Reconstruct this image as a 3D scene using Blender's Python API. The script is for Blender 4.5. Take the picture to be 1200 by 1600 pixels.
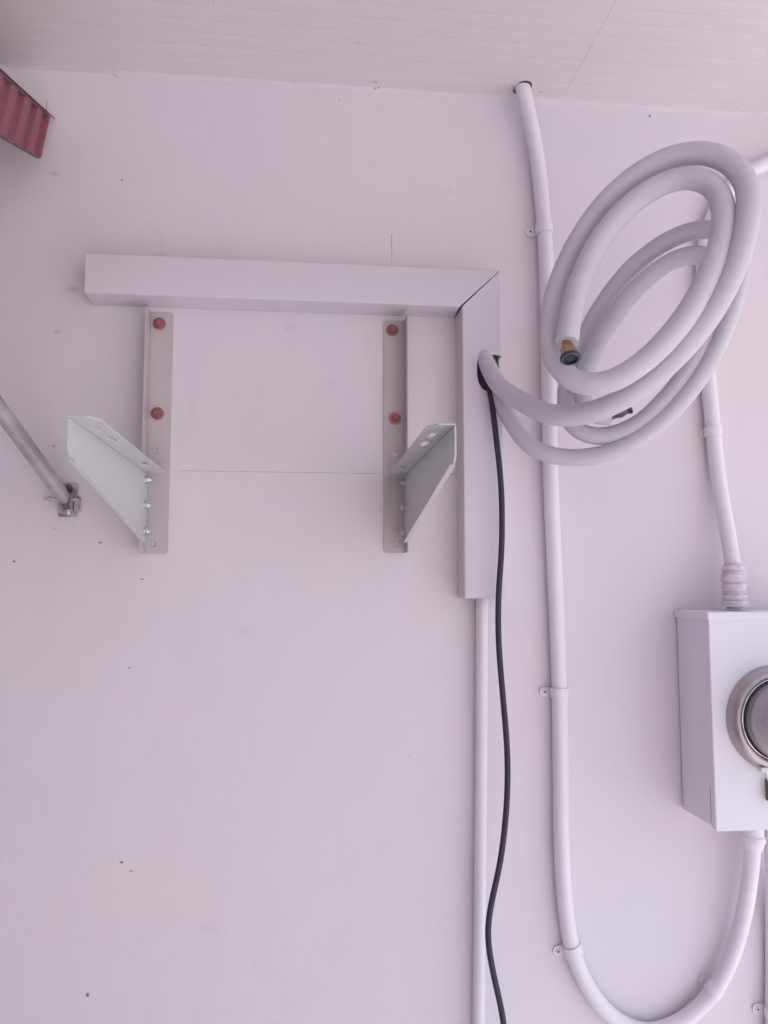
import bpy, bmesh, math, random
from mathutils import Vector, Matrix, noise
random.seed(7)
for o in list(bpy.data.objects): bpy.data.objects.remove(o)
sc = bpy.context.scene
C = sc.collection
R = math.radians

# ------------------------------------------------------------ camera
F = 1230.0; D = 1.23; EYE = 1.62
NX, NY = 470.0, 910.0
pitch = math.atan((NY-800)/F); yaw = math.atan((600-NX)/F*math.cos(pitch))
cam = bpy.data.cameras.new('camera'); co = bpy.data.objects.new('camera', cam); C.objects.link(co)
co.location = (0, -D, EYE); co.rotation_euler = (R(90)+pitch, 0, -yaw)
cam.sensor_fit = 'VERTICAL'; cam.sensor_height = 24; cam.lens = 24*F/1600
cam.clip_start = 0.02; cam.clip_end = 300
sc.camera = co
fw = Vector((math.sin(yaw)*math.cos(pitch), math.cos(yaw)*math.cos(pitch), math.sin(pitch)))
rt = Vector((math.cos(yaw), -math.sin(yaw), 0)); up = rt.cross(fw)
def P(px, py, d=0.0):
    r = rt*((px-600)/F)+up*((800-py)/F)+fw
    return Vector((0, -D, EYE)) + r*((D-d)/r.y)

# ------------------------------------------------------------ light
SUN_EL, SUN_AZ = 55, 86         # degrees; azimuth clockwise from +Y
w = bpy.data.worlds.new('World'); sc.world = w; w.use_nodes = True
nt = w.node_tree; bg = nt.nodes['Background']
sky = nt.nodes.new('ShaderNodeTexSky'); sky.sky_type = 'NISHITA'; sky.sun_disc = False
sky.sun_elevation = R(SUN_EL); sky.sun_rotation = R(SUN_AZ)
sky.air_density = 1.0; sky.dust_density = 3.0
nt.links.new(sky.outputs[0], bg.inputs[0]); bg.inputs[1].default_value = 0.135
sl = bpy.data.lights.new('sun', 'SUN'); sl.energy = 5.0; sl.angle = R(0.6); sl.color = (1.0, .93, .86)
so = bpy.data.objects.new('sun', sl); C.objects.link(so)
sd = Vector((math.sin(R(SUN_AZ))*math.cos(R(SUN_EL)), math.cos(R(SUN_AZ))*math.cos(R(SUN_EL)), math.sin(R(SUN_EL))))
so.rotation_euler = sd.to_track_quat('Z', 'Y').to_euler(); so.location = sd*6
sc.view_settings.view_transform = 'Standard'; sc.view_settings.look = 'None'
sc.view_settings.gamma = 1; sc.view_settings.exposure = 1.0

# ------------------------------------------------------------ materials
def mat(name, col, rough=.55, metal=0.0, col2=None, cs=3.0, cf=.5, bump=0.0, bs=120, bump2=0.0, bs2=6, spec=.5, coat=0):
    m = bpy.data.materials.new(name); m.use_nodes = True; n = m.node_tree; N = n.nodes; L = n.links
    b = N['Principled BSDF']; b.inputs['Roughness'].default_value = rough; b.inputs['Metallic'].default_value = metal
    b.inputs['Specular IOR Level'].default_value = spec; b.inputs['Coat Weight'].default_value = coat
    tc = N.new('ShaderNodeTexCoord')
    c4 = (*col, 1)
    b.inputs['Base Color'].default_value = c4
    if col2:
        t = N.new('ShaderNodeTexNoise'); t.inputs['Scale'].default_value = cs; t.inputs['Detail'].default_value = 5
        r = N.new('ShaderNodeValToRGB'); r.color_ramp.elements[0].position = .5-cf/2; r.color_ramp.elements[1].position = .5+cf/2
        r.color_ramp.elements[0].color = c4; r.color_ramp.elements[1].color = (*col2, 1)
        L.new(tc.outputs['Object'], t.inputs['Vector']); L.new(t.outputs['Fac'], r.inputs[0]); L.new(r.outputs[0], b.inputs['Base Color'])
    prev = None
    for s, st, dist in ((bs, bump, .001), (bs2, bump2, .01)):
        if st:
            t = N.new('ShaderNodeTexNoise'); t.inputs['Scale'].default_value = s; t.inputs['Detail'].default_value = 3
            L.new(tc.outputs['Object'], t.inputs['Vector'])
            u = N.new('ShaderNodeBump'); u.inputs['Strength'].default_value = st; u.inputs['Distance'].default_value = dist
            L.new(t.outputs['Fac'], u.inputs['Height'])
            if prev: L.new(prev.outputs[0], u.inputs['Normal'])
            prev = u
    if prev: L.new(prev.outputs[0], b.inputs['Normal'])
    return m

def marks(m, segs=(), specks=(), dark=(.16, .12, .14), axes=(0, 2)):
    """fine cracks (x0,z0,x1,z1 axis aligned, half width) and paint chips (x,z,rx,rz,strength) mixed into the base colour"""
    n = m.node_tree; N = n.nodes; L = n.links; b = N['Principled BSDF']
    tc = N.new('ShaderNodeTexCoord'); sep = N.new('ShaderNodeSeparateXYZ')
    nz = N.new('ShaderNodeTexNoise'); nz.inputs['Scale'].default_value = 260; nz.inputs['Detail'].default_value = 2
    L.new(tc.outputs['Object'], nz.inputs['Vector']); L.new(tc.outputs['Object'], sep.inputs[0])
    def M(op, a, c=None, d=None, clamp=False):
        k = N.new('ShaderNodeMath'); k.operation = op; k.use_clamp = clamp
        for i, v in enumerate((a, c, d)):
            if v is None: continue
            if isinstance(v, (int, float)): k.inputs[i].default_value = v
            else: L.new(v, k.inputs[i])
        return k.outputs[0]
    A, B = sep.outputs[axes[0]], sep.outputs[axes[1]]
    acc = None
    nzb = N.new('ShaderNodeTexNoise'); nzb.inputs['Scale'].default_value = 45; L.new(tc.outputs['Object'], nzb.inputs['Vector'])
    for (x0, z0, x1, z1, hw, st) in segs:
        hx, hz = abs(x1-x0)/2+hw, abs(z1-z0)/2+hw
        dx = M('DIVIDE', M('SUBTRACT', hx, M('ABSOLUTE', M('SUBTRACT', A, (x0+x1)/2))), hw*.6, clamp=True)
        dz = M('DIVIDE', M('SUBTRACT', hz, M('ABSOLUTE', M('SUBTRACT', B, (z0+z1)/2))), hw*.6, clamp=True)
        br = M('MULTIPLY_ADD', nzb.outputs['Fac'], 4.0, -.95, clamp=True)
        v = M('MULTIPLY', M('MULTIPLY', M('MULTIPLY', dx, dz), br), st)
        acc = v if acc is None else M('MAXIMUM', acc, v)
    for (x, z, rx, rz, st) in specks:
        dx = M('DIVIDE', M('SUBTRACT', A, x), rx); dz = M('DIVIDE', M('SUBTRACT', B, z), rz)
        r = M('SQRT', M('ADD', M('MULTIPLY', dx, dx), M('MULTIPLY', dz, dz)))
        r = M('ADD', r, M('MULTIPLY', M('SUBTRACT', nz.outputs['Fac'], .5), 1.6))
        v = M('MULTIPLY', M('SUBTRACT', 1.0, r, clamp=True), st)
        v = M('MULTIPLY', v, 2.0, clamp=True) if st > .5 else v
        acc = v if acc is None else M('MAXIMUM', acc, v)
    mx = N.new('ShaderNodeMix'); mx.data_type = 'RGBA'
    L.new(acc, mx.inputs[0])
    if b.inputs['Base Color'].links: L.new(b.inputs['Base Color'].links[0].from_socket, mx.inputs[6])
    else: mx.inputs[6].default_value = b.inputs['Base Color'].default_value
    mx.inputs[7].default_value = (*dark, 1)
    L.new(mx.outputs[2], b.inputs['Base Color'])
def rgbm(r, g, b): return (r, g, b)

M_wall = mat('wall_paint', (.745, .675, .697), .62, col2=(.705, .675, .728), cs=2.4, cf=.34, bump=.2, bs=380, bump2=.3, bs2=12)
M_ceil = mat('ceiling_paint', (.75, .70, .71), .6, col2=(.735, .70, .73), cs=5, cf=.5, bump=.15, bs=300, bump2=.2, bs2=14)
M_duct = mat('duct_plastic', (.66, .61, .655), .42, col2=(.64, .61, .665), cs=8, bump=.03, bs=600, bump2=.03, bs2=12)
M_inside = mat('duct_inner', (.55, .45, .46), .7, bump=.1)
M_pipe = mat('painted_conduit', (.79, .75, .80), .4, col2=(.77, .74, .80), cs=14, bump=.12, bs=260, bump2=.15, bs2=28)
M_steel = mat('bracket_steel', (.50, .445, .45), .5, 0.0, col2=(.53, .48, .49), cs=25, bump=.1, bs=500, bump2=.04, bs2=20)
M_arm = mat('bracket_arm_steel', (.57, .57, .575), .4, 0.0, col2=(.54, .55, .555), cs=18, bump=.08, bs=500, spec=.6)
M_zinc = mat('zinc', (.66, .70, .76), .22, .85, bump=.1, bs=300)
M_red = mat('red_bolt_paint', (.33, .12, .125), .3, col2=(.26, .10, .10), cs=90, bump=.2, bs=300)
M_redw = mat('red_washer_paint', (.55, .13, .15), .4, col2=(.62, .20, .22), cs=120, bump=.2, bs=300)
M_foam = mat('foam_insulation', (.615, .595, .645), .7, col2=(.58, .56, .61), cs=22, bump=.35, bs=450, bump2=.22, bs2=30, spec=.3)
M_brass = mat('brass', (.42, .30, .17), .42, .8, col2=(.34, .24, .14), cs=60, bump=.1, bs=200)
M_rim = mat('cap_rim_metal', (.22, .21, .26), .35, .5)
M_dnut = mat('tarnished_brass', (.13, .10, .09), .4, .6, bump=.1)
M_copper = mat('copper', (.65, .24, .15), .35, .9)
M_black = mat('black_rubber', (.030, .024, .045), .6, bump=.1, bs=300)
M_blackp = mat('black_plastic_cap', (.02, .03, .05), .3)
M_box = mat('box_paint', (.79, .76, .82), .38, col2=(.77, .75, .81), cs=10, bump=.08, bs=300, bump2=.06, bs2=12)
M_chrome = mat('meter_ring_metal', (.50, .44, .455), .36, .8, col2=(.42, .37, .39), cs=40, bump=.1, bs=150)
M_mface = mat('meter_inside', (.46, .45, .47), .3, .35, col2=(.38, .37, .39), cs=30)
M_dark = mat('dark_gasket', (.05, .045, .055), .6)
M_rust = mat('rusty_tab', (.20, .13, .10), .6, col2=(.12, .08, .07), cs=80, bump=.3)
M_awn = mat('awning_red', (.27, .075, .11), .5, col2=(.23, .065, .095), cs=30, bump=.1, bs=200)
M_galv = mat('galvanised_tube', (.35, .33, .35), .5, .2, col2=(.48, .45, .47), cs=24, cf=.2, bump=.25, bs=160, bump2=.1, bs2=30)
M_plate = mat('small_bracket_metal', (.54, .50, .52), .4, .35, col2=(.24, .19, .195), cs=85, cf=.3, bump=.3, bs=150)
M_ground = mat('ground_concrete', (.46, .45, .48), .9, col2=(.40, .39, .42), cs=1.5, bump=.4, bs=60)
g = bpy.data.materials.new('meter_glass'); g.use_nodes = True; gn = g.node_tree; gn.nodes.remove(gn.nodes['Principled BSDF'])
gt = gn.nodes.new('ShaderNodeBsdfTransparent'); gt.inputs[0].default_value = (.93, .91, .92, 1)
gg = gn.nodes.new('ShaderNodeBsdfGlossy'); gg.inputs['Roughness'].default_value = .04
gw = gn.nodes.new('ShaderNodeLayerWeight'); gw.inputs[0].default_value = .35; gf = gn.nodes.new('ShaderNodeMath'); gf.operation = 'MULTIPLY_ADD'; gn.links.new(gw.outputs['Facing'], gf.inputs[0]); gf.inputs[1].default_value = .45; gf.inputs[2].default_value = .07; gm = gn.nodes.new('ShaderNodeMixShader')
gn.links.new(gf.outputs[0], gm.inputs[0]); gn.links.new(gt.outputs[0], gm.inputs[1]); gn.links.new(gg.outputs[0], gm.inputs[2]); gn.links.new(gm.outputs[0], gn.nodes['Material Output'].inputs[0])
M_glass = g

# ------------------------------------------------------------ helpers
def link(name, bm, m, parent=None, bev=0, seg=2, smooth=False, ang=35):
    me = bpy.data.meshes.new(name); bmesh.ops.recalc_face_normals(bm, faces=bm.faces[:])
    if smooth:
        for f in bm.faces: f.smooth = True
        for e in bm.edges:
            if len(e.link_faces) == 2 and e.calc_face_angle(0) > R(ang): e.smooth = False
    bm.to_mesh(me); bm.free()
    o = bpy.data.objects.new(name, me); C.objects.link(o); me.materials.append(m)
    if parent: o.parent = parent; o.matrix_parent_inverse = Matrix.Translation(-parent.location)
    if bev:
        b = o.modifiers.new('bevel', 'BEVEL'); b.width = bev; b.segments = seg; b.limit_method = 'ANGLE'; b.angle_limit = R(32)
        for p in me.polygons: p.use_smooth = True
        b.harden_normals = True
    return o
def tag(o, label, cat, group=None):
    o['label'] = label; o['category'] = cat
    if group: o['group'] = group
    return o
def thing(name, loc, label, cat, group=None):
    o = bpy.data.objects.new(name, None); C.objects.link(o); o.location = loc; o.empty_display_size = .05
    bpy.context.view_layer.update()
    return tag(o, label, cat, group)
def box(bm, x0, x1, y0, y1, z0, z1):
    v = [bm.verts.new((x, y, z)) for x in (x0, x1) for y in (y0, y1) for z in (z0, z1)]
    for q in ((0,1,3,2), (4,6,7,5), (0,4,5,1), (2,3,7,6), (0,2,6,4), (1,5,7,3)): bm.faces.new([v[i] for i in q])
def loft(bm, rings, close=True, cap=True):
    vs = [[bm.verts.new(p) for p in r] for r in rings]
    n = len(vs[0])
    for a, b in zip(vs, vs[1:]):
        for i in range(n if close else n-1):
            j = (i+1) % n; bm.faces.new((a[i], a[j], b[j], b[i]))
    if cap:
        bm.faces.new(vs[0][::-1]); bm.faces.new(vs[-1])
def spline(pts, step=.006):
    """centripetal-ish Catmull-Rom through points (x,y,z,r)"""
    pts = [Vector(p) for p in pts]
    ext = [pts[0]*2-pts[1]]+pts+[pts[-1]*2-pts[-2]]
    out = []
    for i in range(1, len(ext)-2):
        p0, p1, p2, p3 = ext[i-1:i+3]
        n = max(2, int((p2-p1).length/step))
        def tj(t, a, b): return t+max((b-a).length, 1e-6)**.5
        t0 = 0; t1 = tj(t0, p0, p1); t2 = tj(t1, p1, p2); t3 = tj(t2, p2, p3)
        for k in range(n):
            t = t1+(t2-t1)*k/n
            A1 = p0*((t1-t)/(t1-t0))+p1*((t-t0)/(t1-t0)); A2 = p1*((t2-t)/(t2-t1))+p2*((t-t1)/(t2-t1)); A3 = p2*((t3-t)/(t3-t2))+p3*((t-t2)/(t3-t2))
            B1 = A1*((t2-t)/(t2-t0))+A2*((t-t0)/(t2-t0)); B2 = A2*((t3-t)/(t3-t1))+A3*((t-t1)/(t3-t1))
            out.append(B1*((t2-t)/(t2-t1))+B2*((t-t1)/(t2-t1)))
    out.append(pts[-1]); return out
def smooth_pts(p, it=3):
    for _ in range(it):
        p = [p[0]]+[(p[i-1]+p[i]*2+p[i+1])/4 for i in range(1, len(p)-1)]+[p[-1]]
    return p
def tube(bm, pts, seg=20, step=.006, sm=4, wob=0, lin=False, cap=True):
    """pts: (Vector, radius)"""
    q = [Vector((*p, r)) for p, r in pts]
    s = q if lin else smooth_pts(spline(q, step), sm)
    c = [v.to_3d() if len(v) == 3 else Vector(v[:3]) for v in s]
    rings = []; prev = None
    for i in range(len(c)):
        t = (c[min(i+1, len(c)-1)]-c[max(i-1, 0)]).normalized()
        if prev is None: prev = t.orthogonal().normalized()
        prev = (prev-t*prev.dot(t)).normalized(); b = t.cross(prev); r = s[i][3]
        if wob: r *= 1+wob*noise.noise(c[i]*35)
        rings.append([c[i]+prev*(math.cos(2*math.pi*k/seg)*r)+b*(math.sin(2*math.pi*k/seg)*r) for k in range(seg)])
    loft(bm, rings, True, cap)
    return c
def lathe(bm, prof, o, axis, seg=40, cap=True):
    """prof: (radius, distance along axis)"""
    axis = axis.normalized(); a = axis.orthogonal().normalized(); b = axis.cross(a)
    loft(bm, [[o+axis*h+a*(math.cos(2*math.pi*k/seg)*max(r, 1e-5))+b*(math.sin(2*math.pi*k/seg)*max(r, 1e-5)) for k in range(seg)] for r, h in prof], True, cap)
def plate(bm, outer, holes, O, U, V, th):
    """2-D outline with holes in frame O,U,V, extruded by th along U x V"""
    W = U.cross(V).normalized(); edges = []
    for lp in [outer]+holes:
        vs = [bm.verts.new(O+U*a+V*b) for a, b in lp]
        edges += [bm.edges.new((vs[i], vs[(i+1) % len(vs)])) for i in range(len(vs))]
    r = bmesh.ops.triangle_fill(bm, use_beauty=True, use_dissolve=False, edges=edges)
    fs = [x for x in r['geom'] if isinstance(x, bmesh.types.BMFace)]
    e = bmesh.ops.extrude_face_region(bm, geom=fs, use_keep_orig=True)
    bmesh.ops.translate(bm, verts=[x for x in e['geom'] if isinstance(x, bmesh.types.BMVert)], vec=W*th)
def circ(x, y, r, n=20, ry=None): return [(x+r*math.cos(2*math.pi*k/n), y+(ry or r)*math.sin(2*math.pi*k/n)) for k in range(n)]
def slot(x, y, l, h, n=6):
    r = h/2; out = []
    for s, a0 in ((1, -90), (-1, 90)):
        for k in range(n+1):
            a = R(a0+180*k/n); out.append((x+s*(l/2-r)+r*math.cos(a), y+r*math.sin(a)))
    return out
def cut(o, cutbm):
    me = bpy.data.meshes.new('cutter'); bmesh.ops.recalc_face_normals(cutbm, faces=cutbm.faces[:]); cutbm.to_mesh(me); cutbm.free()
    k = bpy.data.objects.new('cutter', me); C.objects.link(k)
    m = o.modifiers.new('cut', 'BOOLEAN'); m.operation = 'DIFFERENCE'; m.object = k; m.solver = 'EXACT'
    bpy.context.view_layer.update()
    ev = o.evaluated_get(bpy.context.evaluated_depsgraph_get()); nm = bpy.data.meshes.new_from_object(ev)
    o.modifiers.clear(); o.data = nm; bpy.data.objects.remove(k)
X, Y, Z = Vector((1,0,0)), Vector((0,1,0)), Vector((0,0,1))
OUT = -Y     # away from the wall

# ------------------------------------------------------------ ground, wall, ceiling
CZ = P(600, 141, 0).z
bm = bmesh.new(); n = 24; S = 60
gv = [[bm.verts.new((-S+2*S*i/n, -S+2*S*j/n, 0)) for j in range(n+1)] for i in range(n+1)]
for i in range(n):
    for j in range(n): bm.faces.new((gv[i][j], gv[i+1][j], gv[i+1][j+1], gv[i][j+1]))
link('ground', bm, M_ground)['kind'] = 'structure'

bm = bmesh.new(); nx, nz = 160, 110
x0, x1, z0, z1 = -7.5, 3.4, -.05, CZ+.25
def wy(x, z): return .0006*noise.noise(Vector((x*2.2, z*2.2, 1)))+.0003*noise.noise(Vector((x*9, z*9, 4)))
gv = [[bm.verts.new((x0+(x1-x0)*i/nx, wy(x0+(x1-x0)*i/nx, z0+(z1-z0)*j/nz), z0+(z1-z0)*j/nz)) for j in range(nz+1)] for i in range(nx+1)]
for i in range(nx):
    for j in range(nz): bm.faces.new((gv[i][j], gv[i+1][j], gv[i+1][j+1], gv[i][j+1]))
ed = [e for e in bm.edges if e.is_boundary]
r = bmesh.ops.extrude_edge_only(bm, edges=ed)
for v in [q for q in r['geom'] if isinstance(q, bmesh.types.BMVert)]: v.co.y = .2
bmesh.ops.holes_fill(bm, edges=[e for e in bm.edges if e.is_boundary], sides=0)
a = P(268, 736); b = P(716, 741); c = P(612, 366); d = P(612, 412); e0 = P(253, 366); e1 = P(252, 398)
segs = [(a.x, a.z, b.x, b.z, .0006, .75), (c.x, c.z-.05, d.x, c.z, .0006, .8), (e0.x, e0.z, e1.x, e1.z, .0005, .25)]
segs[0] = (a.x, (a.z+b.z)/2, b.x, (a.z+b.z)/2, .0006, .62)
segs[1] = (c.x, d.z, c.x, c.z, .0006, .8); segs[2] = (e0.x, e1.z, e0.x, e0.z, .0005, .25)
sp = []
for px, py, rx, ry, st in [(190,281,2.2,2.2,.8),(530,157,2.2,2,.6),(22,877,2.6,2,.9),(157,848,3.5,1.5,.9),(203,1043,2.4,1.6,.9),(190,1347,3,2.2,.8),
        (205,1361,2.8,1.6,.7),(137,1555,3,4,.9),(222,905,2.6,1.3,.8),(452,512,14,9,.16),(90,518,9,6,.3),(113,452,14,9,.28),(813,530,2.5,2,.5),(84,697,2.2,1.8,.6),
        (1015,181,2.4,4.5,.6),(114,822,2.5,2,.5),(85,826,6,2,.3),(300,640,10,18,.08),(380,985,20,12,.08),(640,1180,2,1.6,.5),(330,1450,25,12,.07),(480,1290,2,1.5,.4),
        (85,271,12,6,.3),(1040,540,2,2,.3),(700,300,12,8,.08),(520,600,12,18,.07)]:
    p = P(px, py); sp.append((p.x, p.z, rx*.001, ry*.001, st))
marks(M_wall, segs, sp)
tag(link('house_wall', bm, M_wall, smooth=True, ang=50), 'smooth pinkish white painted house wall with fine cracks and small paint chips', 'wall')

# ceiling of narrow beaded boards
def cz(x, y): return CZ+.0016*noise.noise(Vector((x*1.6, y*3, 8)))
bm = bmesh.new(); ys = []; y = 0.0; pitchb = .0285; dep = 6.0
while y < dep:
    ys += [(y, 0.0), (y+.010, .0002), (y+.0190, 0.0), (y+.0225, .00042), (y+.0245, -.00018), (y+.0268, .00018)]; y += pitchb
ys.append((y, 0)); nx = 90; cx0, cx1 = -7.0, 1.65
rows = [[bm.verts.new((cx0+(cx1-cx0)*i/nx, -yy, cz(cx0+(cx1-cx0)*i/nx, yy)+h)) for i in range(nx+1)] for yy, h in ys]
for a_, b_ in zip(rows, rows[1:]):
    for i in range(nx): bm.faces.new((a_[i], a_[i+1], b_[i+1], b_[i]))
r = bmesh.ops.extrude_edge_only(bm, edges=[e for e in bm.edges if e.is_boundary])
for v in [q for q in r['geom'] if isinstance(q, bmesh.types.BMVert)]: v.co.z = CZ+.12
bmesh.ops.holes_fill(bm, edges=[e for e in bm.edges if e.is_boundary], sides=0)
jx = P(888, 110, .04).x
sp = []
for px, py, rx, ry, st in [(586,128,8,6,.4),(560,66,10,3,.2),(845,143,3.5,2,.6),(1153,167,3,2,.5),(286,30,3,2,.3),(333,4,2,3,.4),(870,150,2,2,.4)]:
    # on the ceiling plane
    rr = rt*((px-600)/F)+up*((800-py)/F)+fw; t = (CZ-EYE)/rr.z; q = Vector((0, -D, EYE))+rr*t
    sp.append((q.x, q.y, rx*.001, ry*.001, st))
marks(M_ceil, [(jx, -1.2, jx, -.03, .0006, .4)], sp, axes=(0, 1))
tag(link('porch_ceiling', bm, M_ceil, smooth=True, ang=60), 'white painted porch ceiling of narrow beaded boards above the wall', 'ceiling')
bm = bmesh.new(); box(bm, -2.15, -2.0, -6.0, -.03, -.05, CZ-.012)  # out-of-view wall, added to block light and darken the left side
tag(link('added_shade_wall', bm, mat('added_shade_wall_paint', (.46, .41, .43), .7, col2=(.42, .37, .40), cs=3, bump=.3, bs=200), bev=.004), 'dusky unseen wall added at the far left to darken that side', 'wall')
# bead of filler in the corner: part of the ceiling line, modelled as its own strip
bm = bmesh.new(); rings = []
for i in range(420):
    x = -1.3+2.6*i/419; k = .5+.5*noise.noise(Vector((x*7, 0, 3)))
    px0 = P(178, 130).x
    s = .003 if x < px0 else .0085
    s *= .45+.5*k
    wv = .002*noise.noise(Vector((x*16, 5, 3))); z = CZ+.003
    rings.append([Vector((x, .003, z)), Vector((x, -s*1.1, z)), Vector((x, -s*1.05, CZ-.001)), Vector((x, -s*.45, CZ-s*.5+wv)), Vector((x, -.0012, CZ-s*1.5+wv)), Vector((x, .003, CZ-s*1.6+wv))])
loft(bm, rings)
tag(link('filler_bead', bm, mat('filler', (.70, .65, .70), .6, col2=(.68,.635,.68), cs=12, bump=.2, bs=200, bump2=.3, bs2=40), smooth=True, ang=80),
    'uneven white filler bead along the corner of wall and ceiling', 'filler')

# ------------------------------------------------------------ duct
dd = .054; th = .0017
A_ = P(135, 395, dd); B_ = P(131, 457, dd); Co = P(783, 421, dd); Ci = P(722, 479, dd)
zt = (A_.z+Co.z)/2; zb = (B_.z+Ci.z)/2; xl = (A_.x+B_.x)/2
xo = Co.x; xi = Ci.x; zbot = P(740, 935, dd).z
duct = thing('pipe_duct', (xi, 0, zb), 'white plastic L shaped wall duct with mitred corner and cut out for pipes', 'duct')
def uprof(a0, a1):
    r = .0025; o = []
    for (cx, cd, s) in ((a0+r, dd-r, 180), (a1-r, dd-r, 90)):
        for k in range(5): 
            an = R(s-90*k/4); o.append((cx+r*math.cos(an), cd+r*math.sin(an)))
    out = [(a0, .0005)]+o+[(a1, .0005)]
    inn = [(a1-th, .0005), (a1-th, dd-th), (a0+th, dd-th), (a0+th, .0005)]
    return out+inn
# horizontal cover: profile across z, mitre at right
pr = uprof(zb, zt); bm = bmesh.new()
def mitre(z): return xi+(xo-xi)*(z-zb)/(zt-zb)
loft(bm, [[Vector((xl, -d_, a_)) for a_, d_ in pr], [Vector((mitre(a_)-.0010-.0026*((zt-a_)/(zt-zb))**1.6, -d_, a_)) for a_, d_ in pr]])
box(bm, xl+.0005, xl+th, -dd+th, -.0006, zb+th, zt-th)
link('duct_cover', bm, M_duct, duct, smooth=True, ang=30)
# vertical cover: profile across x
pr = uprof(xi, xo); bm = bmesh.new()
def mz(x): return zb+(zt-zb)*(x-xi)/(xo-xi)
loft(bm, [[Vector((a_, -d_, zbot)) for a_, d_ in pr], [Vector((a_, -d_, mz(a_))) for a_, d_ in pr]])
box(bm, xi+th, xo-th, -dd+th, -.0006, zbot+.0004, zbot+th)
vc = link('duct_cover', bm, M_duct, duct)
cb = bmesh.new(); hc = P(769.5, 581, dd)
oval = []
for k in range(40):
    a = 2*math.pi*k/40; ex = abs(math.cos(a))**.8*(1 if math.cos(a) > 0 else -1); ez = abs(math.sin(a))**(.45 if math.sin(a) > 0 else .85)*(1.02 if math.sin(a) > 0 else -1.2)
    oval.append((hc.x+.0245*ex, hc.z+.027*ez+ (0.000 if ex<0 else 0)))
loft(cb, [[Vector((x, y_, z)) for x, z in oval] for y_ in (-.09, -dd+.016)])
cut(vc, cb)
for p in vc.data.polygons: p.use_smooth = False
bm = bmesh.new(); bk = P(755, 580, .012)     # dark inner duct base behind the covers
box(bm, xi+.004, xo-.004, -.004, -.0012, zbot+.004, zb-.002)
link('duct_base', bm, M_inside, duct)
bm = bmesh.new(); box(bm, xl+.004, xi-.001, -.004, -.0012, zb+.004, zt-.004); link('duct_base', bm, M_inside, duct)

# drain pipe below the duct
bm = bmesh.new()
tube(bm, [(P(753, 925, .012), .0095), (P(752, 1200, .012), .0093), (P(748, 1600, .012), .0092), (P(747, 2300, .012), .0092)], seg=28, step=.02, wob=.012)
tag(link('drain_pipe', bm, M_pipe, smooth=True, ang=60), 'thin painted drain pipe running down from the bottom of the duct', 'pipe')

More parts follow.
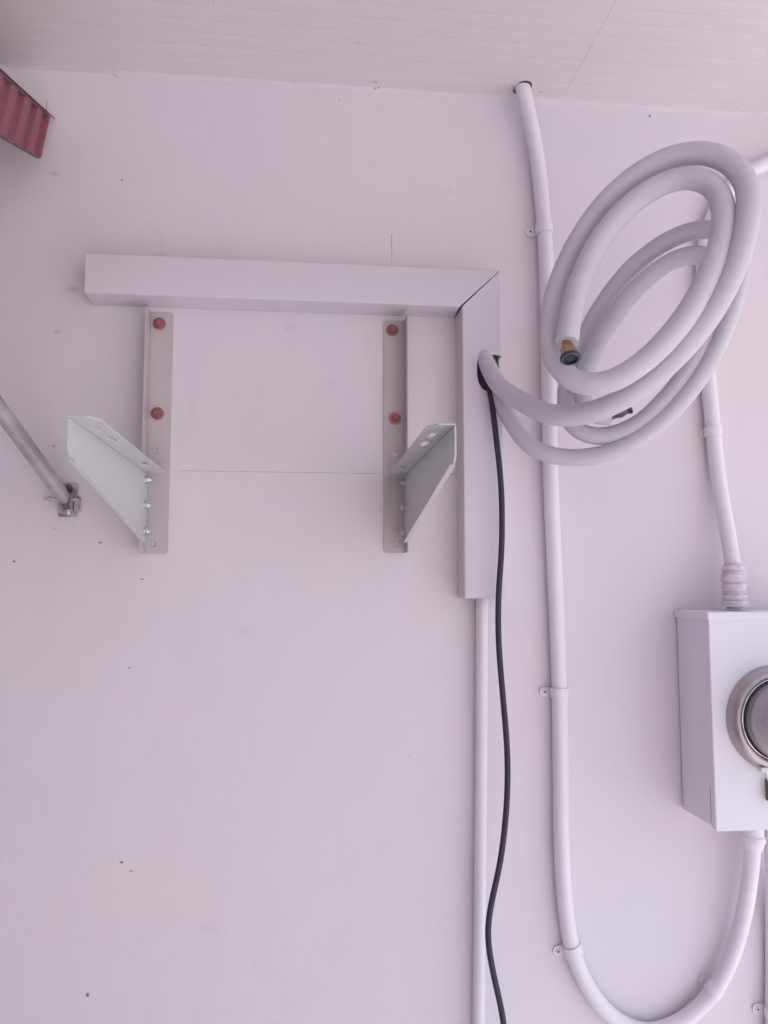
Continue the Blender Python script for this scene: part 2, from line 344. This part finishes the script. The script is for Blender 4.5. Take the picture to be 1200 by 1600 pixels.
# ------------------------------------------------------------ brackets
ARMZ = EYE+.166; ARML = .418
def bracket(s, xw, ztop, zlow, bolts, holes, label):
    """s=-1: web on the left edge, +1: on the right edge; xw = x of the web"""
    t = thing('wall_bracket', (xw, 0, zlow), label, 'bracket', 'steel wall brackets')
    W = .0345; T = .0018; c = .005
    # wall flange
    bm = bmesh.new()
    def corner(u, v, su, sv): return [(u+su*c*(1-math.cos(R(a))), v+sv*c*(1-math.sin(R(a)))) for a in (0, 30, 60, 90)]
    H = ztop-zlow
    outl = [(0, 0)]+[(W-c+c*math.sin(R(a)), c-c*math.cos(R(a))) for a in (0, 30, 60, 90)]+[(W-c+c*math.cos(R(a)), H-c+c*math.sin(R(a))) for a in (0, 30, 60, 90)]+[(0, H)]
    hl = [circ((hx-xw)*-s, hz-zlow, .0043, 18) for hx, hz in holes]
    plate(bm, outl, hl, Vector((xw, -.0013 if s < 0 else -.0013-T, zlow)), X*-s, Z, T)
    up_ = link('upright', bm, M_steel, t, bev=.0004, seg=1)
    # web
    bm = bmesh.new(); D2 = .038
    outl = [(.002, 0)]+[(D2-c+c*math.sin(R(a)), c-c*math.cos(R(a))) for a in (0, 30, 60, 90)]+[(D2-c+c*math.cos(R(a)), H-c+c*math.sin(R(a))) for a in (0, 30, 60, 90)]+[(.002, H)]
    plate(bm, outl, [], Vector((xw if s > 0 else xw-T, 0, zlow)), OUT, Z, T*(-1 if s > 0 else 1)*-1)
    link('upright_web', bm, M_steel, t, bev=.0004, seg=1)
    # arm: plate + top flange + bottom lip, on the inner side of the web
    xa = xw-s*.0006; hin, hout = .099, .034; d0 = .006; TA = .0022
    bm = bmesh.new()
    pts = [(d0, -hin), (.030, -hin-.004), (ARML-.010, -hout-.006), (ARML, -hout+.002), (ARML, 0), (d0, 0)]
    plate(bm, pts, [], Vector((xa, 0, ARMZ)), OUT, Z, TA if s < 0 else TA)
    for v in bm.verts:   # keep the plate on the inner side of the web
        v.co.x = xa if abs(v.co.x-xa) < 1e-6 else xa-s*TA
    link('arm_plate', bm, M_arm, t, bev=.0003, seg=1)
    bm = bmesh.new(); FW = .029
    outl = [(0, d0), (FW, d0+.004), (FW, ARML-.016), (FW-.010, ARML), (0, ARML)]
    rot = lambda L: [(b, a) for a, b in L]
    hl = [rot(slot(y_, x_, l, h)) for x_, y_, l, h in ((.0150, .355, .034, .0085), (.0150, .300, .034, .0085), (.016, .105, .036, .0085), (.016, .060, .018, .0075))]
    plate(bm, outl, hl, Vector((xa-s*TA*.2, 0, ARMZ+.0003)), X*-s, OUT, 0.0018)
    for v in bm.verts:
        v.co.z = ARMZ+.0003 if abs(v.co.z-ARMZ-.0003) < 1e-6 else ARMZ+.0021
    link('arm_flange', bm, M_arm, t, bev=.0003, seg=1)
    # bottom lip along the sloping lower edge
    bm = bmesh.new()
    a = Vector((xa, -.030, ARMZ-hin-.0045)); b = Vector((xa, -ARML+.010, ARMZ-hout-.0065)); lw = -s*X*.0066
    nrm = (b-a).cross(lw).normalized()
    if nrm.z > 0: nrm = -nrm
    loft(bm, [[a, a+lw, a+lw+nrm*.002, a+nrm*.002], [b, b+lw*.9, b+lw*.9+nrm*.002, b+nrm*.002]])
    link('arm_lip', bm, M_arm, t)
    # hex nut and bolts through the web
    ax = -s*X
    for k, dz in enumerate((.0, .0385, .0775)):
        o = Vector((xa-s*TA, -.024, ARMZ-.012-dz)); bm = bmesh.new()
        lathe(bm, [(.0068, 0), (.0068, .0012)], o, ax, 20)
        lathe(bm, [(.0052, .0012), (.0056, .0022), (.0056, .0052), (.0050, .0060)], o, ax, 6)
        lathe(bm, [(.0030, .0058), (.0032, .0064), (.0028, .0070), (.0032, .0076), (.0028, .0082), (.0032, .0088), (.0028, .0094), (.0030, .0102)], o, ax, 12)
        link('bolt', bm, M_zinc, t, smooth=True, ang=25)
    # wall anchors painted red
    for k, (bx, bz) in enumerate(bolts):
        o = Vector((bx, -.0038, bz)); bm = bmesh.new()
        lathe(bm, [(.0098, 0), (.0098, .0010), (.0090, .0016), (.0066, .0016)], o, OUT, 28)
        w_ = link('washer', bm, M_redw if (s > 0 and k == 1) else M_red, t, smooth=True, ang=40)
        bm = bmesh.new(); lathe(bm, [(.0066, .0016), (.0066, .0062), (.0058, .0074)], o, OUT, 6)
        lathe(bm, [(.0036, .0070), (.0038, .0120), (.0030, .0130), (.0004, .0131)], o, OUT, 16)
        link('anchor_bolt', bm, M_red, t, smooth=True, ang=25)
    return t
def wp(px, py): p = P(px, py, .004); return (p.x, p.z)
xwl = P(231, 680, 0).x; xwr = P(633, 680, 0).x
bracket(-1, xwl, P(250, 489).z, P(245, 865).z, [wp(249, 506), wp(246, 646)], [wp(243, 704), wp(239, 850)],
        'steel wall bracket under the left end of the duct, arm leaning out to the left')
bracket(1, xwr, P(615, 502).z, P(620, 864).z, [wp(613, 516), wp(617, 654)], [wp(618, 709), wp(620, 850)],
        'steel wall bracket beside the vertical duct, with one bright red anchor washer')

# ------------------------------------------------------------ insulated tubes
def flare(root, p, t, r, nut=None):
    t = t.normalized()
    bm = bmesh.new(); lathe(bm, [(.0062, -.01), (.0062, .006)], p, t, 20); link('copper_end', bm, nut or M_copper, root, smooth=True)
    bm = bmesh.new(); lathe(bm, [(.0070, .003), (.0078, .006), (.0100, .010), (.0108, .012), (.0108, .023), (.0100, .0245)], p, t, 6); link('flare_nut', bm, nut or M_brass, root, bev=.0006)
    bm = bmesh.new(); lathe(bm, [(.0118, .0235), (.0128, .0245), (.0128, .0275), (.0118, .0285), (.0108, .0285), (.0104, .0258), (.0060, .0256), (.0058, .0268), (.0004, .0268)], p, t, 32); link('end_cap', bm, M_blackp, root, smooth=True, ang=40)
    bm = bmesh.new(); lathe(bm, [(.0108, .0284), (.0107, .0290), (.0099, .0291), (.0098, .0284)], p, t, 32, cap=False); link('cap_rim', bm, M_rim, root, smooth=True)
ra = .0148; rb = .0125
pa = [(750,532,.020),(759,565,.054),(779,602,.092),(816,628,.135),(868,650,.185),(930,643,.225),(992,612,.255),(1056,558,.285),(1110,492,.31),(1149,418,.33),(1168,345,.338),
      (1168,288,.332),(1142,253,.317),(1095,238,.295),(1040,248,.27),(975,288,.245),(920,350,.23),(880,425,.225),(859,500,.23),(864,560,.24),(897,597,.255),(945,600,.272),(1000,570,.29),
      (1056,515,.305),(1099,448,.317),(1126,378,.322),(1130,318,.317),(1108,284,.302),(1068,276,.287),(1012,299,.27),(955,350,.26),(917,412,.257),(897,470,.262),(889,510,.27),(886,535,.275)]
tA = thing('insulated_pipe', P(768, 563, .068), 'thicker white insulated copper pipe, front coil, ending in an upright brass nut', 'pipe', 'insulated pipes coiled beside the duct')
bm = bmesh.new(); c = tube(bm, [(P(x, y_, d_), ra*min(1, .80+.05*i)) for i, (x, y_, d_) in enumerate(pa)], seg=32, step=.006, sm=12, wob=.028)
link('insulation', bm, M_foam, tA, smooth=True, ang=60)
flare(tA, c[-1], Vector((-.01, -.48, -1)), ra)
pb = [(762,560,.018),(772,596,.045),(784,630,.07),(802,664,.09),(828,698,.11),(872,714,.13),(935,712,.155),(1000,684,.185),(1060,632,.215),(1110,562,.245),(1145,480,.265),(1158,415,.27),
      (1145,370,.262),(1105,356,.24),(1050,372,.215),(985,420,.19),(935,486,.172),(902,552,.155),(884,612,.14),(888,660,.142),(925,683,.155),(985,670,.18),(1045,618,.21),(1095,545,.24),(1125,465,.25),(1128,418,.247),
      (1100,397,.235),(1055,404,.222),(1005,440,.21),(955,500,.20),(920,565,.178),(906,610,.168),(918,645,.168),(938,655,.172),(954,650,.175)]
tB = thing('insulated_pipe', P(770, 590, .058), 'thinner white insulated copper pipe, rear coil nearer the wall', 'pipe', 'insulated pipes coiled beside the duct')
bm = bmesh.new(); c = tube(bm, [(P(x, y_, d_), rb) for x, y_, d_ in pb], seg=32, step=.006, sm=12, wob=.028)
link('insulation', bm, M_foam, tB, smooth=True, ang=60)
flare(tB, c[-1], P(990, 628, .185)-P(958, 648, .175), rb, M_dnut)

# black cable
bm = bmesh.new()
tube(bm, [(P(x, y_, d_), .0044) for x, y_, d_ in [(758,575,.03),(763,596,.052),(768,625,.066),(776,690,.078),(783,760,.082),(784,850,.080),(779,930,.078),(779,1000,.075),(785,1080,.072),(792,1165,.07),(793,1225,.07),(789,1290,.07),
     (781,1350,.07),(768,1410,.07),(762,1450,.07),(765,1490,.07),(775,1540,.07),(785,1585,.07),(790,1640,.07),(792,1800,.07),(785,2100,.07)]], seg=16, step=.006, sm=8)
tag(link('power_cable', bm, M_black, smooth=True, ang=60), 'thin black power cable hanging from the cut out in the duct', 'cable')

# ------------------------------------------------------------ conduits
rc = .0122
def conduit(pts, label, r=rc, wob=.02, m=None, extra=None):
    root = thing('conduit', P(*pts[0][:3]), label, 'conduit')
    bm = bmesh.new(); tube(bm, [(P(x, y_, d_), r) for x, y_, d_ in pts], seg=28, step=.008, sm=6, wob=wob)
    link('conduit_pipe', bm, m or M_pipe, root, smooth=True, ang=60)
    return root
c1 = conduit([(812,112,.036),(818,142,.034),(828,185,.026),(840,250,.018),(848,330,.014),(853,400,.014),(856,500,.014),(858,620,.014),(861,760,.014),(868,920,.014),(874,1070,.014),(876,1200,.014),(878,1330,.014),(884,1420,.014),(896,1490,.014),
         (920,1545,.014),(958,1590,.014),(1005,1613,.014),(1050,1604,.014),(1095,1572,.016),(1130,1525,.02),(1156,1455,.027),(1170,1385,.036),(1176,1330,.045),(1177,1300,.05)],
         'long white conduit from the ceiling that loops up into the meter box')
bm = bmesh.new(); o = P(1177, 1322, .0485)
lathe(bm, [(.0125, -.006), (.0150, .0), (.0175, .006), (.0180, .010), (.0180, .015), (.0165, .0165), (.0165, .030)], o, Z, 32)
link('box_connector', bm, M_box, c1, smooth=True, ang=40)
c2 = conduit([(1290,230,.014),(1235,244,.014),(1195,257,.014),(1158,276,.014),(1128,312,.014),(1108,352,.014),(1100,400,.014),(1099,470,.014),(1102,540,.014),(1109,615,.014),(1115,680,.014),(1122,745,.018),(1131,800,.026),(1140,850,.036),(1146,890,.042),(1148,952,.045)],
         'white conduit bending down behind the pipe coil into the top of the meter box')
bm = bmesh.new(); o = P(1148, 944, .045); pr = []
hh = .064
for k in range(34):
    h = hh*k/33; pr.append((.0182+.0008*math.sin(k*1.35)+.0006*math.sin(k*.37)+(-.0019 if k in (3, 8, 10, 17, 25, 27) else .0007)-(.004 if k > 31 else 0)-.0012*(k/33), h))
lathe(bm, [(.025, -.003), (.025, -.0005), (.0190, 0)]+pr+[(.0122, hh+.001)], o, Vector((-.01, 0, 1)), 36)
for v in bm.verts:
    v.co += (v.co-o).normalized()*.0014*noise.noise(v.co*120)
M_conn = mat('wrapped_tape_paint', (.77, .71, .77), .5, col2=(.66, .59, .645), cs=90, cf=.25, bump=.5, bs=180)
link('threaded_connector', bm, M_conn, c2, smooth=True, ang=60)
c3 = conduit([(1207,1290,.05),(1208,1330,.045),(1209,1380,.025),(1209,1450,.014),(1209,1600,.014),(1210,1800,.014),(1212,2200,.014)],
         'white conduit running straight down at the right edge below the meter box')

def strap(px, py, tx, ty, side, label, d=.014, r=rc, ear=.0085):
    """one-hole strap round the pipe at px,py; pipe direction tx,ty in the wall plane; ear on the given side"""
    o = P(px, py, d); t = (P(px+tx, py+ty, d)-o).normalized(); n_ = t.cross(Y).normalized()
    if n_.x*side < 0: n_ = -n_
    root = thing('pipe_strap', Vector((o.x, 0, o.z)), label, 'pipe strap', 'straps holding the conduits to the wall')
    bm = bmesh.new(); wd = .0075; R0 = r*1.0+.0004; R1 = R0+.0019; rings = []
    for k in range(21):
        a = R(-100+200*k/20+90); dv = n_*math.cos(a)+OUT*math.sin(a)
        rings.append([o+dv*R0-t*wd, o+dv*R1-t*wd, o+dv*R1+t*wd, o+dv*R0+t*wd])
    loft(bm, rings)
    # ear
    base = Vector((o.x, -.0012 if n_.cross(t).y < 0 else -.0036, o.z)); outl = [(r*.8, -wd)]+[(r+ear+wd*math.sin(R(a)), -wd*math.cos(R(a))) for a in range(0, 181, 20)]+[(r*.8, wd)]
    plate(bm, outl, [], base, n_, t, .0024)
    link('strap_band', bm, M_pipe, root, smooth=True, ang=35)
    bm = bmesh.new(); so_ = Vector((o.x, -.0036, o.z))+n_*(r+ear)
    lathe(bm, [(.0042, 0), (.0042, .0010), (.0030, .0020), (.0012, .0021), (.0010, .0012), (.0002, .0011)], so_, OUT, 18)
    if ear < .006: bm.free(); return
    link('screw', bm, M_pipe, root, smooth=True, ang=30)
    bm = bmesh.new(); dk = so_+OUT*.0022
    for q in (Vector((.0019, 0, .0006)), Vector((.0006, 0, .0019))): box(bm, dk.x-q.x, dk.x+q.x, dk.y-.0001-q.x*.05, dk.y+.0002, dk.z-q.z, dk.z+q.z)
    link('screw_slot', bm, M_dark, root)
strap(850, 358, 3, 40, -1, 'white pipe strap high on the long conduit, left of the pipe coil')
strap(874, 1082, 1, 40, -1, 'white pipe strap midway down the long conduit, level with the meter')
strap(895, 1484, 12, 40, -1, 'white pipe strap low on the long conduit where it starts to curve')
strap(1115, 1546, 34, -44, -1, 'white pipe strap on the rising bend under the meter box', d=.018, ear=-.002)
strap(1114, 675, 4, 40, -1, 'white pipe strap on the conduit just below the pipe coil', ear=-.0015)
strap(1209, 1582, 0, 40, -1, 'white pipe strap on the conduit at the bottom right edge')

# ------------------------------------------------------------ meter box
bx0 = P(1060, 1100, 0).x; bx1 = bx0+.217; dm = .107
bz1 = P(1053, 952, 0).z-.0005; bz0 = P(1068, 1267, 0).z
mb = thing('meter_box', (bx0, 0, bz0), 'white painted metal electricity meter box with round meter on its cover', 'meter box')
bm = bmesh.new(); box(bm, bx0, bx1, -dm+.012, -.0035, bz0+.004, bz1-.004); link('enclosure', bm, M_box, mb, bev=.0015)
bm = bmesh.new(); box(bm, bx0-.0018, bx1+.0018, -dm, -dm+.0135, bz0, bz1-.0012)
for v in bm.verts:
    if v.co.z < bz0+.001 and v.co.y > -dm+.001: v.co.z += .004
cov = link('front_cover', bm, M_box, mb, bev=.0022, seg=3)
bm = bmesh.new(); box(bm, bx0-.0035, bx1+.0035, -dm-.0018, -.0022, bz1-.012, bz1); link('rain_lip', bm, M_box, mb, bev=.0012)
# dark seam where cover meets side
bm = bmesh.new(); p = P(1113, 1245, .09)
box(bm, bx0-.0012, bx0+.001, -dm+.0135, -dm+.0142, bz0+.010, bz0+.062); link('seam_gap', bm, M_dark, mb)
mc = P(1212, 1122, dm); mc = Vector((mc.x, -dm-.0003, mc.z)); rr = .0768
bm = bmesh.new()
lathe(bm, [(rr+.001, 0), (rr, .006), (rr-.002, .013), (rr-.006, .018), (rr-.011, .0195), (rr-.0135, .018), (rr-.0135, .004)], mc, OUT, 96, cap=False)
bmesh.ops.remove_doubles(bm, verts=bm.verts[:], dist=1e-6)
link('meter_ring', bm, M_chrome, mb, smooth=True, ang=50)
bm = bmesh.new(); lathe(bm, [(rr-.0135, .003), (rr-.0140, .0120), (rr-.0162, .0125), (rr-.0162, .003)], mc, OUT, 96, cap=False); link('gasket', bm, M_dark, mb, smooth=True, ang=40)
bm = bmesh.new(); q = rr-.0172
lathe(bm, [(q+.001, .004), (q, .014), (q-.002, .045), (q-.006, .075), (q-.012, .086), (q-.022, .091), (.0005, .092)], mc, OUT, 96)
bm2 = bmesh.new(); lathe(bm2, [(q+.0016, .008), (q+.0016, .0145), (q+.0004, .0150), (q+.0002, .008)], mc, OUT, 96, cap=False); link('inner_rim', bm2, M_zinc, mb, smooth=True)
gl = link('glass_dome', bm, M_glass, mb, smooth=True, ang=60)
bm = bmesh.new()
lathe(bm, [(q-.0022, .004), (q-.0028, .044), (q-.0045, .050), (q-.011, .066), (q-.020, .072), (q-.021, .069), (.0005, .069)], mc, OUT, 72)
link('meter_body', bm, M_mface, mb, smooth=True, ang=30)
bm = bmesh.new(); lathe(bm, [(.031, .070), (.031, .0715), (.0005, .0717)], mc, OUT, 40); link('dial_plate', bm, M_box, mb, smooth=True, ang=30)
lt = P(1190, 1201, dm+.012)
bm = bmesh.new(); box(bm, lt.x-.004, lt.x+.022, lt.y-.006, lt.y+.006, lt.z-.004, lt.z+.003); link('latch', bm, M_box, mb, bev=.0015)
lt = P(1203, 1234, dm+.006)
bm = bmesh.new(); box(bm, lt.x-.004, lt.x+.012, -dm-.012, -dm-.0004, lt.z-.016, lt.z+.014); link('seal_tab', bm, M_rust, mb, bev=.001)
bm = bmesh.new(); o = P(1201, 1208, dm+.01); tube(bm, [(o+Z*.01, .0013), (o-X*.003, .0013), (o-Z*.012, .0013)], seg=8, step=.003, sm=1); link('seal_wire', bm, M_zinc, mb, smooth=True)

# debris where the conduit pierces the ceiling
bm = bmesh.new(); h0 = P(824, 136, .02)
lathe(bm, [(.0125, -.0012), (.0125, .0002)], Vector((P(819, 134, .036).x, -.037, CZ-.0006)), Z, 24)
link('hole_rim', bm, M_dark, c1, smooth=True)
M_crumb = mat('crumb_filler', (.30, .26, .28), .8, col2=(.12, .10, .11), cs=300)
def onceil(px, py):
    r_ = rt*((px-600)/F)+up*((800-py)/F)+fw
    return Vector((0, -D, EYE))+r_*((CZ-.0008-EYE)/r_.z)
def crumbs(cx, cy, wx, wy_, n_, label, smin=.0006, smax=.0019):
    bm = bmesh.new()
    for k in range(n_):
        p = onceil(random.gauss(cx, wx), random.gauss(cy, wy_)); s_ = random.uniform(smin, smax)
        if p.y > -.001: p.y = -.001
        m_ = bmesh.ops.create_icosphere(bm, subdivisions=1, radius=s_, matrix=Matrix.Translation(p))
        for v in m_['verts']: v.co += Vector([random.uniform(-.5, .5)*s_ for _ in range(3)])
    tag(link('filler_crumbs', bm, M_crumb), label, 'filler')
crumbs(804, 143, 3.5, 3.5, 18, 'rough crumbs of filler left of the conduit where it enters the ceiling')
crumbs(586, 139, 2.2, 2.0, 9, 'dark speck of old filler in the corner above the duct')

# ------------------------------------------------------------ awning at the left
ax_ = P(79, 182, .02).x; sl_ = R(17)
U = Vector((0, -math.cos(sl_), -math.sin(sl_))); V = Vector((0, -math.sin(sl_), -math.cos(sl_)*1)); V = Vector((0, -math.sin(sl_), -math.cos(sl_)))
V = Vector((0, -.36, -.93)).normalized()
O = P(79, 184, .022); O.x = ax_
aw = thing('awning', (ax_, 0, O.z), 'dark red corrugated metal awning with its ribbed side at the left edge', 'awning')
LEN = .62
def corr(u):      # trapezoid ribs
    f = (u/.052) % 1.0
    if f < .30: return 0
    if f < .40: return (f-.30)/.10
    if f < .75: return 1
    if f < .85: return 1-(f-.75)/.10
    return 0
us = []; k = 0
while k*.0018 <= LEN: us.append(k*.0018); k += 1
bm = bmesh.new(); rows = []
for u in us:
    h = .090+.010*min(1, u/.2)+.06*max(0, u-.2); xx = -.006*corr(u+.01)
    rows.append((O+U*u+X*xx-Vector((0,0,0)), O+U*u+V*h+X*xx))
vs = [[bm.verts.new(a), bm.verts.new(b), bm.verts.new(b-X*.0007), bm.verts.new(a-X*.0007)] for a, b in rows]
for a, b in zip(vs, vs[1:]):
    for i in range(4): bm.faces.new((a[i], a[(i+1) % 4], b[(i+1) % 4], b[i]))
bm.faces.new(vs[0]); bm.faces.new(vs[-1][::-1])
link('side_panel', bm, M_awn, aw, smooth=True, ang=50)
bm = bmesh.new(); WID = 1.5; rows = []          # roof sheet, ribs run down the slope
k = 0; xs = []
while k*.005 <= WID: xs.append(k*.005); k += 1
vs = []
for x_ in xs:
    hz = .008*corr(x_)
    a = O-U*.015-X*(x_-.003)+Z*(.003+hz); b = O+U*(LEN+.02)-X*(x_-.003)+Z*(.003+hz)
    vs.append([bm.verts.new(a), bm.verts.new(b), bm.verts.new(b+Z*.0008), bm.verts.new(a+Z*.0008)])
for a, b in zip(vs, vs[1:]):
    for i in range(4): bm.faces.new((a[i], a[(i+1) % 4], b[(i+1) % 4], b[i]))
bm.faces.new(vs[0]); bm.faces.new(vs[-1][::-1])
link('roof_sheet', bm, M_awn, aw, smooth=True, ang=50)
bm = bmesh.new()    # steel angle along the top and bottom edge of the side
for q, e in ((0.0, 0.0), (1, 0.0)):
    if q == 0: a, b = O+V*-.002-X*-.001, O+U*LEN+V*-.002-X*-.001
    else: a, b = O+V*.0885-X*.0012, O+U*LEN+V*.1235-X*.0012
    wv = V*.0022; xx = X*-.0055
    loft(bm, [[a, a+wv, a+wv+xx, a+xx], [b, b+wv, b+wv+xx, b+xx]])
link('edge_trim', bm, mat('dull_trim', (.17, .12, .135), .6, bump=.1), aw)
bm = bmesh.new()
tube(bm, [(P(74, 158, .028), .0011), (P(73, 165, .028), .0011), (P(72, 176, .028), .0011)], seg=8, step=.003)
tube(bm, [(P(52, 163, .05), .0016), (P(60, 164, .045), .0022), (P(68, 172, .036), .0036), (P(76, 181, .026), .0028), (P(85, 187, .006), .0014)], seg=8, step=.003)
link('wire_hook', bm, M_galv, aw, smooth=True)
bm = bmesh.new(); a = O+U*LEN; tube(bm, [(a+V*.1+X*-.01, .011), (a+V*.1-X*WID, .011)], seg=16, lin=True); link('front_rail', bm, M_galv, aw, smooth=True)

# awning strut and wall bracket
s0 = P(101, 778, .022); s1 = P(0, 640, .145); dr = (s1-s0).normalized()
fr = O+U*LEN+V*.1
L_ = (fr.z-s0.z)/dr.z
st = thing('awning_strut', (s0.x, 0, s0.z), 'grey metal strut rising leftwards from a small wall bracket', 'strut')
bm = bmesh.new(); tube(bm, [(s0-dr*.004, .0085), (s0+dr*.012, .0098), (s0+dr*.03, .0106), (s0+dr*.12, .0110), (s0+dr*.4, .0110), (s0+dr*L_, .0110)], seg=28, step=.01, sm=2, wob=.02)
link('strut_tube', bm, M_galv, st, smooth=True, ang=60)
bm = bmesh.new(); a = P(106, 783, 0)
box(bm, a.x-.0125, a.x+.0150, -.0035, -.0012, a.z-.024, a.z+.027); link('base_plate', bm, M_plate, st, bev=.001)
bm = bmesh.new()
for dx, h in ((.0045, .016), (.0185, .012)):
    plate(bm, [(.002, -.020), (.018, -.018), (.028, -.006), (.028, .004), (.016, .014), (.002, .016)], [], Vector((a.x-.006+dx, 0, a.z-.002)), OUT, Z, .0018)
link('hinge_lug', bm, M_plate, st, bev=.0004)
bm = bmesh.new()
box(bm, a.x+.0125, a.x+.0205, -.016, -.004, a.z-.016, a.z+.006)
link('bent_tab', bm, M_plate, st, bev=.002)
bm = bmesh.new(); pc = Vector((0, -.018, a.z)); tube(bm, [(Vector((a.x-.029, -.018, a.z+.001)), .0026), (Vector((a.x+.018, -.018, a.z+.001)), .0026)], seg=12, lin=True)
lathe(bm, [(.0048, 0), (.0048, .004)], Vector((a.x-.019, -.018, a.z+.001)), -X, 6)
link('hinge_pin', bm, M_zinc, st, smooth=True, ang=30)
for dz in (.0185, -.0165):
    bm = bmesh.new(); o = Vector((a.x+.002, -.0035, a.z+dz))
    lathe(bm, [(.0055, 0), (.0055, .001), (.0042, .0032), (.0016, .0034), (.0014, .002), (.0002, .002)], o, OUT, 20)
    link('screw', bm, M_rust if dz > 0 else M_zinc, st, smooth=True, ang=35)
